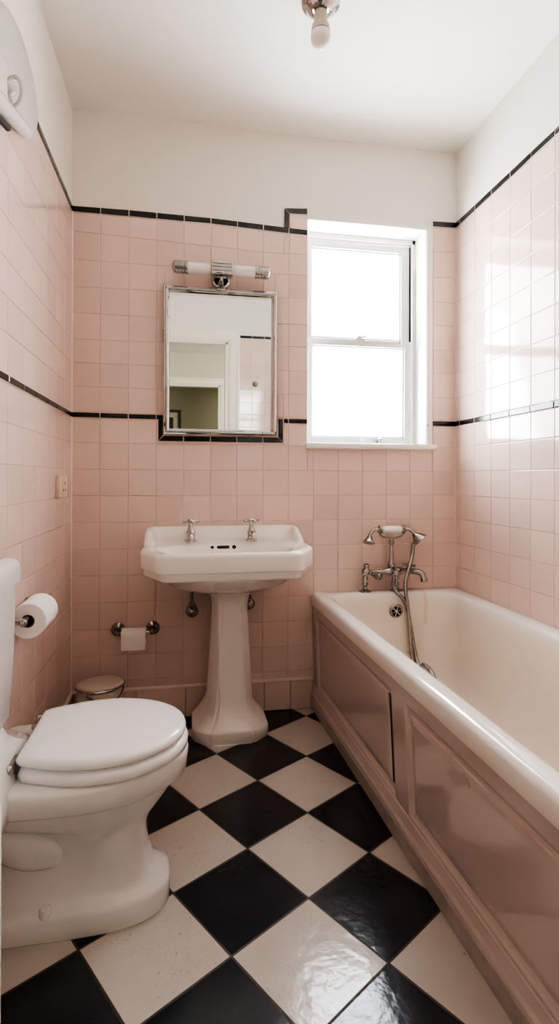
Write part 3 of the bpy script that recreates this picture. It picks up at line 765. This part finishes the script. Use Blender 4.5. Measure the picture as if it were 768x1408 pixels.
# handset
hs = thing('shower_handset', 'telephone shower handset with a white porcelain grip resting on the mixer cradle', 'shower handset', (1.192+.117, -.049, BZ+.001+CZ+.036))
bm = nb(); lathe(bm, (-.043, 0, 0), (1, 0, 0), [(0, 0), (0, .013), (.004, .015), (.043, .0165), (.082, .015), (.086, .013), (.086, 0)], 22); link('grip', bm, 'gloss_white', hs)
for sx in (-1, 1):
    bm = nb(); lathe(bm, (sx*.042, 0, 0), (sx, 0, 0), [(0, .012), (.003, .0155), (.008, .0155), (.012, .011), (.018, .009)], 18)
    tube(bm, [(-.055, 0, 0), (-.075, -.002, .001), (-.093, -.006, -.010), (-.104, -.012, -.030)] if sx < 0 else [(.055, 0, 0), (.075, -.001, .001), (.092, -.003, -.008), (.103, -.005, -.024)], .0085, 14)
    link('handset_arm', bm, 'mixer', hs)
bm = nb(); lathe(bm, (-.101, -.010, -.024), (-.30, -.35, -1), [(0, .008), (.006, .012), (.016, .017), (.028, .025), (.032, .026), (.033, .022), (.030, .012), (.030, 0)], 26); link('mouthpiece', bm, 'mixer', hs)
bm = nb(); lathe(bm, (.098, -.004, -.018), (.62, -.35, -.75), [(0, .009), (.008, .015), (.020, .025), (.036, .034), (.041, .035), (.043, .030), (.038, .016), (.038, 0)], 26); link('shower_rose', bm, 'mixer', hs)
hose = nb()
bX, bY, bZ = 1.192, -.046, BZ+.001
def hp(x, y, z): return (bX+x, bY+y, bZ+z)
ph = [hp(.212, -.010, .205), hp(.198, -.030, .155), hp(.176, -.046, .100), hp(.158, -.056, .055), hp(.156, -.060, .01), hp(.164, -.064, -.06), hp(.168, -.074, -.15), hp(.172, -.10, -.27), hp(.185, -.15, -.34), hp(.20, -.20, -.366)]
def ribbed(q): return .0078 + .0011*(1 if int(q*260) % 2 else 0)
p_ = smooth_path(ph, 26); tube(hose, p_, ribbed, 10, 1)
o = link('shower_hose', hose, 'chrome_dark'); tag(o, 'ribbed metal shower hose hanging straight from the handset into the bath', 'hose', 'shower hoses')
hose = nb()
ph = [hp(.118, -.030, .066), hp(.108, -.042, .036), hp(.118, -.050, .006), hp(.146, -.056, -.022), hp(.165, -.060, -.07), hp(.176, -.070, -.15), hp(.186, -.10, -.26), hp(.175, -.20, -.31), hp(.108, -.32, -.215), hp(.090, -.385, -.186), hp(.088, -.46, -.205), hp(.10, -.52, -.33), hp(.13, -.55, -.366)]
tube(hose, smooth_path(ph, 26), ribbed, 10, 1)
o = link('shower_hose', hose, 'chrome_dark'); tag(o, 'ribbed metal shower hose looping out below the mixer body into the bath', 'hose', 'shower hoses')

# ------------------------------------------------------------------ toilet
tl = thing('toilet', 'white close-coupled toilet with its seat lid closed, against the left wall', 'toilet', (0, -.922, 0))
NA = 64
def d_ring(xb, xf, hwid, z, e=2.0, back=.78, hb=None, mid=.46, pw=1.9):
    """D-shaped ring: elliptic nose towards +x, squared-off back at xb; hb = half-width at the back"""
    r = []; hb = hwid*back if hb is None else hb
    xm = xb + (xf-xb)*mid
    for i in range(NA):
        a = 2*PI*i/NA; ca, sa = math.cos(a), math.sin(a)
        if ca >= 0: x = xm + (xf-xm)*(abs(ca)**(2/e)); y = hwid*(1 if sa >= 0 else -1)*abs(sa)**(2/e)
        else:
            # back half: side curve that draws in to hb, then the straight back
            u = -ca
            ang = math.atan2(abs(sa), u)
            if ang > .62:
                q = (PI/2-ang)/(PI/2-.62); x = xm + (xb-xm)*q; yy = hwid + (hb-hwid)*q**pw
            else:
                x = xb; yy = hb*ang/.62
            y = yy*(1 if sa >= 0 else -1)
        r.append(Vector((x, y, z)))
    return r
LB = .100
bm = nb()
loft(bm, [d_ring(LB+.004, .439, .156, .378, hb=.114), d_ring(LB, .443, .161, .382, hb=.118), d_ring(LB, .444, .162, .389, hb=.119), d_ring(LB+.002, .441, .159, .3955, hb=.116), d_ring(LB+.008, .432, .150, .3995, hb=.108), d_ring(LB+.02, .415, .134, .4015, hb=.095), d_ring(LB+.07, .35, .07, .4030, hb=.05)])
link('lid', bm, 'seat', tl, angle=60)
bm = nb()
loft(bm, [d_ring(LB+.010, .442, .158, .347, hb=.115), d_ring(LB+.004, .448, .164, .351, hb=.121), d_ring(LB+.004, .449, .165, .362, hb=.122), d_ring(LB+.007, .446, .162, .370, hb=.119), d_ring(LB+.014, .438, .154, .374, hb=.111)])
link('seat', bm, 'seat', tl, angle=60)
bm = nb()
rings = [(0, .405, .106, .012, 2.7, .104), (.004, .408, .109, .010, 2.7, .107), (.045, .408, .109, .010, 2.7, .107), (.056, .403, .105, .010, 2.7, .102), (.064, .388, .094, .010, 2.6, .086), (.080, .368, .086, .010, 2.8, .050), (.12, .357, .083, .010, 2.9, .026), (.165, .354, .083, .010, 2.9, .022),
         (.19, .357, .087, .010, 2.6, .028), (.212, .370, .101, .010, 2.3, .050), (.235, .390, .122, .010, 2.1, .085), (.26, .410, .141, .010, 2.0, .11), (.280, .424, .151, .010, 2.0, .13), (.288, .430, .155, .010, 2.0, .14), (.292, .441, .161, .010, 2.0, .15), (.297, .446, .165, .010, 2.0, .155), (.335, .450, .168, .010, 2.0, .158), (.342, .448, .166, .010, 2.0, .156), (.346, .440, .158, .014, 2.0, .15)]
loft(bm, [d_ring(xb, xf, hwid, z, e, hb=hb, mid=.46+.20*sstep(.055, .10, z)*(1-sstep(.19, .27, z)), pw=1.9-1.2*sstep(.055, .10, z)*(1-sstep(.19, .27, z))) for z, xf, hwid, xb, e, hb in rings])
link('bowl', bm, 'toilet', tl, angle=60)
# shelf behind the seat that carries the cistern
bm = nb()
sh = lambda z, o, xf, fa=.105: [Vector((.008, -.30+o, z)), Vector((xf-.03, -.30+o, z)), Vector((xf, -.22+o, z)), Vector((xf, fa-.045, z)), Vector((xf-.03, fa, z)), Vector((.008, fa, z))]
loft(bm, [sh(.262, .05, .075, .07), sh(.285, .012, .095), sh(.292, .002, .10), sh(.335, 0, .102), sh(.350, .004, .097, .095), sh(.385, .020, .084, .035), sh(.425, .034, .076, -.035), sh(.447, .036, .072, -.05)])
link('shelf', bm, 'toilet', tl, angle=40)
for sy in (-1, 1):
    # soil-pipe bulge along each flank of the foot
    bm = nb(); tube(bm, [(.0, sy*.046, .275), (.05, sy*.052, .222), (.105, sy*.046, .172), (.165, sy*.020, .148), (.24, 0, .140)], lambda q: .054-.014*q, 20); link('trapway', bm, 'toilet', tl)
    bm = nb(); lathe(bm, (.155, sy*.100, .056), (0, sy*.35, 1), [(0, .013), (.012, .012), (.020, .008), (.023, 0)], 14); link('bolt_cap', bm, 'toilet', tl)
    bm = nb(); lathe(bm, (LB-.012, sy*.098, .346), (0, 0, 1), [(0, .014), (.004, .014), (.008, .009), (.030, .009), (.034, .006), (.034, 0)], 16); lathe(bm, (LB-.012, sy*.116, .374), (0, -sy, 0), [(0, .0), (0, .008), (.045, .008), (.045, 0)], 14); ball(bm, (LB-.012, sy*.119, .374), .0105, 12); link('hinge', bm, 'chrome', tl)
# cistern (square to the wall)
ct = thing('toilet_cistern', 'white ceramic toilet cistern on the shelf behind the seat, cut off by the photo edge', 'cistern', (0, 0, 0))
def rrect(x0, x1, y0, y1, z, r, seg=5):
    pts = []
    for (cx, cy, a0) in ((x1-r, y1-r, 0), (x0+r, y1-r, 90), (x0+r, y0+r, 180), (x1-r, y0+r, 270)):
        for k in range(seg+1):
            a = math.radians(a0+90*k/seg); pts.append(Vector((cx+r*math.cos(a), cy+r*math.sin(a), z)))
    return pts
bm = nb()
loft(bm, [rrect(.006, .066, -1.25, -.972, .449, .012), rrect(.006, .070, -1.255, -.966, .458, .014), rrect(.006, .078, -1.262, -.961, .60, .014), rrect(.006, .080, -1.264, -.960, .744, .014)])
link('tank', bm, 'toilet', ct, angle=50)
bm = nb()
loft(bm, [rrect(.004, .084, -1.268, -.956, .742, .016), rrect(.004, .089, -1.273, -.951, .745, .018), rrect(.004, .089, -1.273, -.951, .775, .018), rrect(.004, .086, -1.27, -.954, .788, .018), rrect(.006, .078, -1.262, -.962, .796, .018), rrect(.012, .064, -1.248, -.976, .799, .016)])
link('tank_lid', bm, 'toilet', ct, angle=50)

# white boxing at the left edge, close to the camera
bm = nb(); box(bm, .003, .2065, -1.50, -1.462, 0, .548, .003)
o = link('pipe_boxing', bm, 'gloss_white'); tag(o, 'low white painted boxing at the lower left edge, nearer than the toilet', 'boxing')

# ------------------------------------------------------------------ paper holders
h1 = thing('toilet_roll_holder', 'chrome toilet roll holder on the left wall beside the cistern', 'toilet roll holder', (0, 0, 0))
RX, RZ, RY0, RY1 = .052, .615, -.776, -.50
for y in (-.80, -.615):
    bm = nb(); lathe(bm, (.003, y, RZ), (1, 0, 0), [(0, 0), (0, .020), (.004, .020), (.008, .010), (.046, .008)], 18)
    link('bracket', bm, 'chrome', h1)
bm = nb(); tube(bm, [(RX, -.812, RZ), (RX, -.565, RZ+.006)], .007, 12, 1); ball(bm, (RX, -.562, RZ+.006), .011, 12); ball(bm, (RX, -.814, RZ), .010, 12); link('rod', bm, 'chrome_dark', h1)
def roll(name, org, axis, L, r, rc_, label, group='toilet rolls'):
    rt = thing(name, label, 'toilet roll', org, 0, group)
    d = Vector(axis).normalized()
    bm = nb(); lathe(bm, (0, 0, 0), axis, [(0, rc_), (0, r-.002), (.002, r), (L-.002, r), (L, r-.002), (L, rc_), (0, rc_)], 40, caps=False); link('paper', bm, 'paper', rt)
    bm = nb(); lathe(bm, (0, 0, 0), axis, [(-.0008, rc_), (-.0008, rc_-.0022), (L+.0008, rc_-.0022), (L+.0008, rc_), (-.0008, rc_)], 24, caps=False); link('cardboard_core', bm, 'card', rt)
    return rt
roll('toilet_roll', (RX, -.776, RZ-.006), (0, 1, 0), .125, .0445, .0165, 'large white toilet roll on the left wall beside the cistern')
h2 = thing('toilet_roll_holder', 'tarnished chrome toilet roll holder on the back wall with two round mounts', 'toilet roll holder', (0, 0, 0))
for x in (.181, .316):
    bm = nb(); lathe(bm, (x, -.003, .368), (0, -1, 0), [(0, 0), (0, .027), (.005, .027), (.010, .022), (.016, .012), (.050, .010), (.056, .013), (.062, .010), (.063, 0)], 24)
    link('mount', bm, 'chrome_dark', h2)
bm = nb(); tube(bm, [(.181, -.055, .366), (.316, -.055, .366)], .006, 12, 1); link('rod', bm, 'chrome', h2)
r2 = roll('toilet_roll', (.2005, -.055, .350), (1, 0, 0), .092, .034, .0135, 'small white toilet roll on the back wall left of the pedestal')
bm = nb(); pts = [(-.0345, .360-.35), (-.0352, 0), (-.0350, -.044)]
loft(bm, [[Vector((x, y, z)) for (y, z) in ((-.0335, .012), (-.0348, 0), (-.0348, -.043), (-.0340, -.043), (-.0335, 0))] for x in (.001, .091)]); link('loose_sheet', bm, 'paper', r2)

# ------------------------------------------------------------------ pedal bin
pb = thing('waste_bin', 'small cream lidded waste bin with a chrome rim in the back left corner', 'bin', (.137, -.170, 0))
bm = nb(); lathe(bm, (0, 0, 0), (0, 0, 1), [(.001, 0), (.001, .074), (.006, .077), (.18, .080), (.208, .081), (.208, 0)], 40); link('body', bm, 'bin', pb)
bm = nb(); lathe(bm, (0, 0, .2085), (-.02, .05, 1), [(0, 0), (0, .084), (.010, .084), (.016, .079), (.021, .060), (.023, .03), (.0235, 0)], 40); link('lid', bm, 'bin_lid', pb)
bm = nb(); torus(bm, (0, 0, .2125), (-.02, .05, 1), .0845, .0045, 44, 10); link('rim', bm, 'chrome', pb)
bm = nb(); tube(bm, [(.083*math.cos(a)*1.0, .085*math.sin(a), .204 - .030*math.sin(q*PI)) for q, a in [(i/10, math.radians(-115 + 115*i/10)) for i in range(11)]], .0032, 8, 3); link('bail_handle', bm, 'chrome_dark', pb)

# ------------------------------------------------------------------ light switch, ceiling light, heater
sw = thing('shaver_socket', 'ivory plastic shaver socket plate on the left wall near the corner', 'socket', (0, -.2, .938))
bm = nb(); box(bm, .002, .017, -.062, .05, -.040, .040, .004, 3); link('plate', bm, 'ivory', sw)
bm = nb()
for (y, z, r) in ((.012, .012, .0055), (-.012, -.012, .005), (.024, -.012, .005)): lathe(bm, (.0168, y, z), (1, 0, 0), [(0, 0), (0, r), (.0008, r), (.0008, 0)], 12)
link('socket_hole', bm, 'card', sw)

cl = thing('ceiling_light', 'bare opal bulb in a beige holder on a round chrome ceiling rose', 'ceiling light', (.843, -.628, H))
bm = nb(); lathe(bm, (0, 0, 0), (0, 0, -1), [(0, 0), (0, .058), (.005, .058), (.009, .053), (.010, .050), (.016, .044), (.026, .034), (.029, .026), (.024, .0235), (.024, 0)], 40); link('rose', bm, 'chrome', cl)
bm = nb(); lathe(bm, (0, 0, -.020), (0, 0, -1), [(0, .018), (.012, .021), (.016, .019), (.040, .021), (.048, .0245), (.050, .0270), (.064, .029), (.070, .0295), (.071, 0)], 32); link('lamp_holder', bm, 'holder', cl)
bm = nb(); lathe(bm, (0, 0, -.0905), (0, 0, -1), [(0, .0270), (.002, .029), (.012, .0305), (.024, .0295), (.036, .0245), (.045, .0165), (.050, .008), (.0515, 0)], 32); link('bulb', bm, 'bulb', cl)

ht = thing('wall_heater', 'oval pale grey wall heater high on the left wall, cut off by the photo edge', 'heater', (.002, -.725, 2.02))
def oval(ry, rz, x, n=64): return [Vector((x, ry*math.cos(2*PI*i/n), rz*math.sin(2*PI*i/n))) for i in range(n)]
bm = nb(); loft(bm, [oval(.172, .107, 0), oval(.175, .110, .004), oval(.174, .109, .010), oval(.168, .104, .014), oval(.10, .06, .018)]); link('back_plate', bm, 'heater', ht)
bm = nb(); loft(bm, [[Vector((x, y, z)) for (x, z) in ((.012, -.19), (.012, -.088), (.020, -.082), (.028, -.088), (.030, -.19))] for y in (-.27, -.150)])
bmesh.ops.bevel(bm, geom=bm.edges[:], offset=.004, segments=2, affect='EDGES'); link('end_block', bm, 'heater_white', ht)
bm = nb(); tube(bm, [(.022, -.25, -.222), (.022, -.15, -.190), (.022, -.07, -.164), (.022, .02, -.138)], lambda q: .021-.004*q, 18); ball(bm, (.022, .022, -.1375), .0172, 16); link('heater_bar', bm, 'heater_white', ht)
bm = nb(); torus(bm, (.028, -.105, -.118), (.6, .75, .2), .030, .0045, 30, 8); ball(bm, (.028, -.128, -.132), .013, 14); link('pull_ring', bm, 'heater_white', ht)
bm = nb(); tube(bm, [(.014, -.25, -.255), (.014, -.16, -.222), (.014, -.10, -.205)], .008, 10); link('under_bar_shade', bm, 'gap_shade', ht)  # dark rod standing for the shadow under the bar

# ------------------------------------------------------------------ light
w = bpy.data.worlds.new('overcast_sky'); S.world = w; w.use_nodes = True
nt = w.node_tree; bg = nt.nodes['Background']
tc = nt.nodes.new('ShaderNodeTexCoord'); sp = nt.nodes.new('ShaderNodeSeparateXYZ'); nt.links.new(tc.outputs['Generated'], sp.inputs[0])
rp = nt.nodes.new('ShaderNodeValToRGB'); rp.color_ramp.elements[0].position = .30; rp.color_ramp.elements[0].color = (.95, .975, 1, 1)
rp.color_ramp.elements[1].position = .80; rp.color_ramp.elements[1].color = (.30, .32, .35, 1)
nt.links.new(sp.outputs['Z'], rp.inputs[0]); nt.links.new(rp.outputs[0], bg.inputs[0]); bg.inputs[1].default_value = 13.0
def area(name, loc, rot, sx, sy, power, col):
    l = bpy.data.lights.new(name, 'AREA'); l.shape = 'RECTANGLE'; l.size = sx; l.size_y = sy; l.energy = power; l.color = col
    o = bpy.data.objects.new(name, l); C.objects.link(o); o.location = loc; o.rotation_euler = rot; return o
area('window_daylight', (1.25, .36, 1.45), (math.radians(-105), 0, math.radians(-22)), .70, 1.0, 21, (.925, .965, 1))
area('hall_fill', (1.45, -2.62, 1.6), (math.radians(-90), 0, 0), .5, .5, 15, (1, .96, .88))  # added fill, out of view, to brighten the hall in the mirror
area('far_room_fill', (1.6, -5.7, 2.3), (0, 0, 0), .4, .4, 9, (1, .93, .8))  # added fill, out of view, for the room past the hall

area('hall_cool_fill', (1.55, -3.1, 1.25), (math.radians(90), 0, math.radians(52)), .5, 1.0, 2.2, (.90, .95, 1))  # added cool fill through the doorway towards the toilet, no window behind it
area('hall_cool_fill', (-.50, -3.1, 1.25), (math.radians(90), 0, math.radians(-52)), .5, 1.0, 1.8, (.90, .95, 1))  # same added fill from the other side, towards the bath panel

# ------------------------------------------------------------------ camera
cd = bpy.data.cameras.new('camera'); cam = bpy.data.objects.new('camera', cd); C.objects.link(cam); S.camera = cam
f, cy0 = 735.253, 656.146
cd.sensor_fit = 'HORIZONTAL'; cd.sensor_width = 36; cd.lens = 36*f/768; cd.shift_y = (cy0-704)/768; cd.clip_start = .02
yaw, pit, rol = .17581, .00156, .00292
Rv = Vector((math.cos(yaw), -math.sin(yaw), 0)); Yv = Vector((math.sin(yaw), math.cos(yaw), 0)); Zv = Vector((0, 0, 1))
F = Yv*math.cos(pit) + Zv*math.sin(pit); U = Zv*math.cos(pit) - Yv*math.sin(pit)
R2 = Rv*math.cos(rol) + U*math.sin(rol); U2 = U*math.cos(rol) - Rv*math.sin(rol)
mw = Matrix((R2, U2, -F)).transposed().to_4x4(); mw.translation = Vector((.43842, -2.21084, .97098)); cam.matrix_world = mw

S.view_settings.view_transform = 'AgX'
try: S.view_settings.look = 'AgX - High Contrast'
except Exception: pass
S.view_settings.exposure = 1.02
cy = S.cycles
cy.use_denoising = True
try: cy.denoiser = 'OPENIMAGEDENOISE'
except Exception: pass
cy.max_bounces = 14; cy.diffuse_bounces = 8; cy.glossy_bounces = 6; cy.transparent_max_bounces = 12
cy.caustics_reflective = False; cy.caustics_refractive = False; cy.sample_clamp_indirect = 6
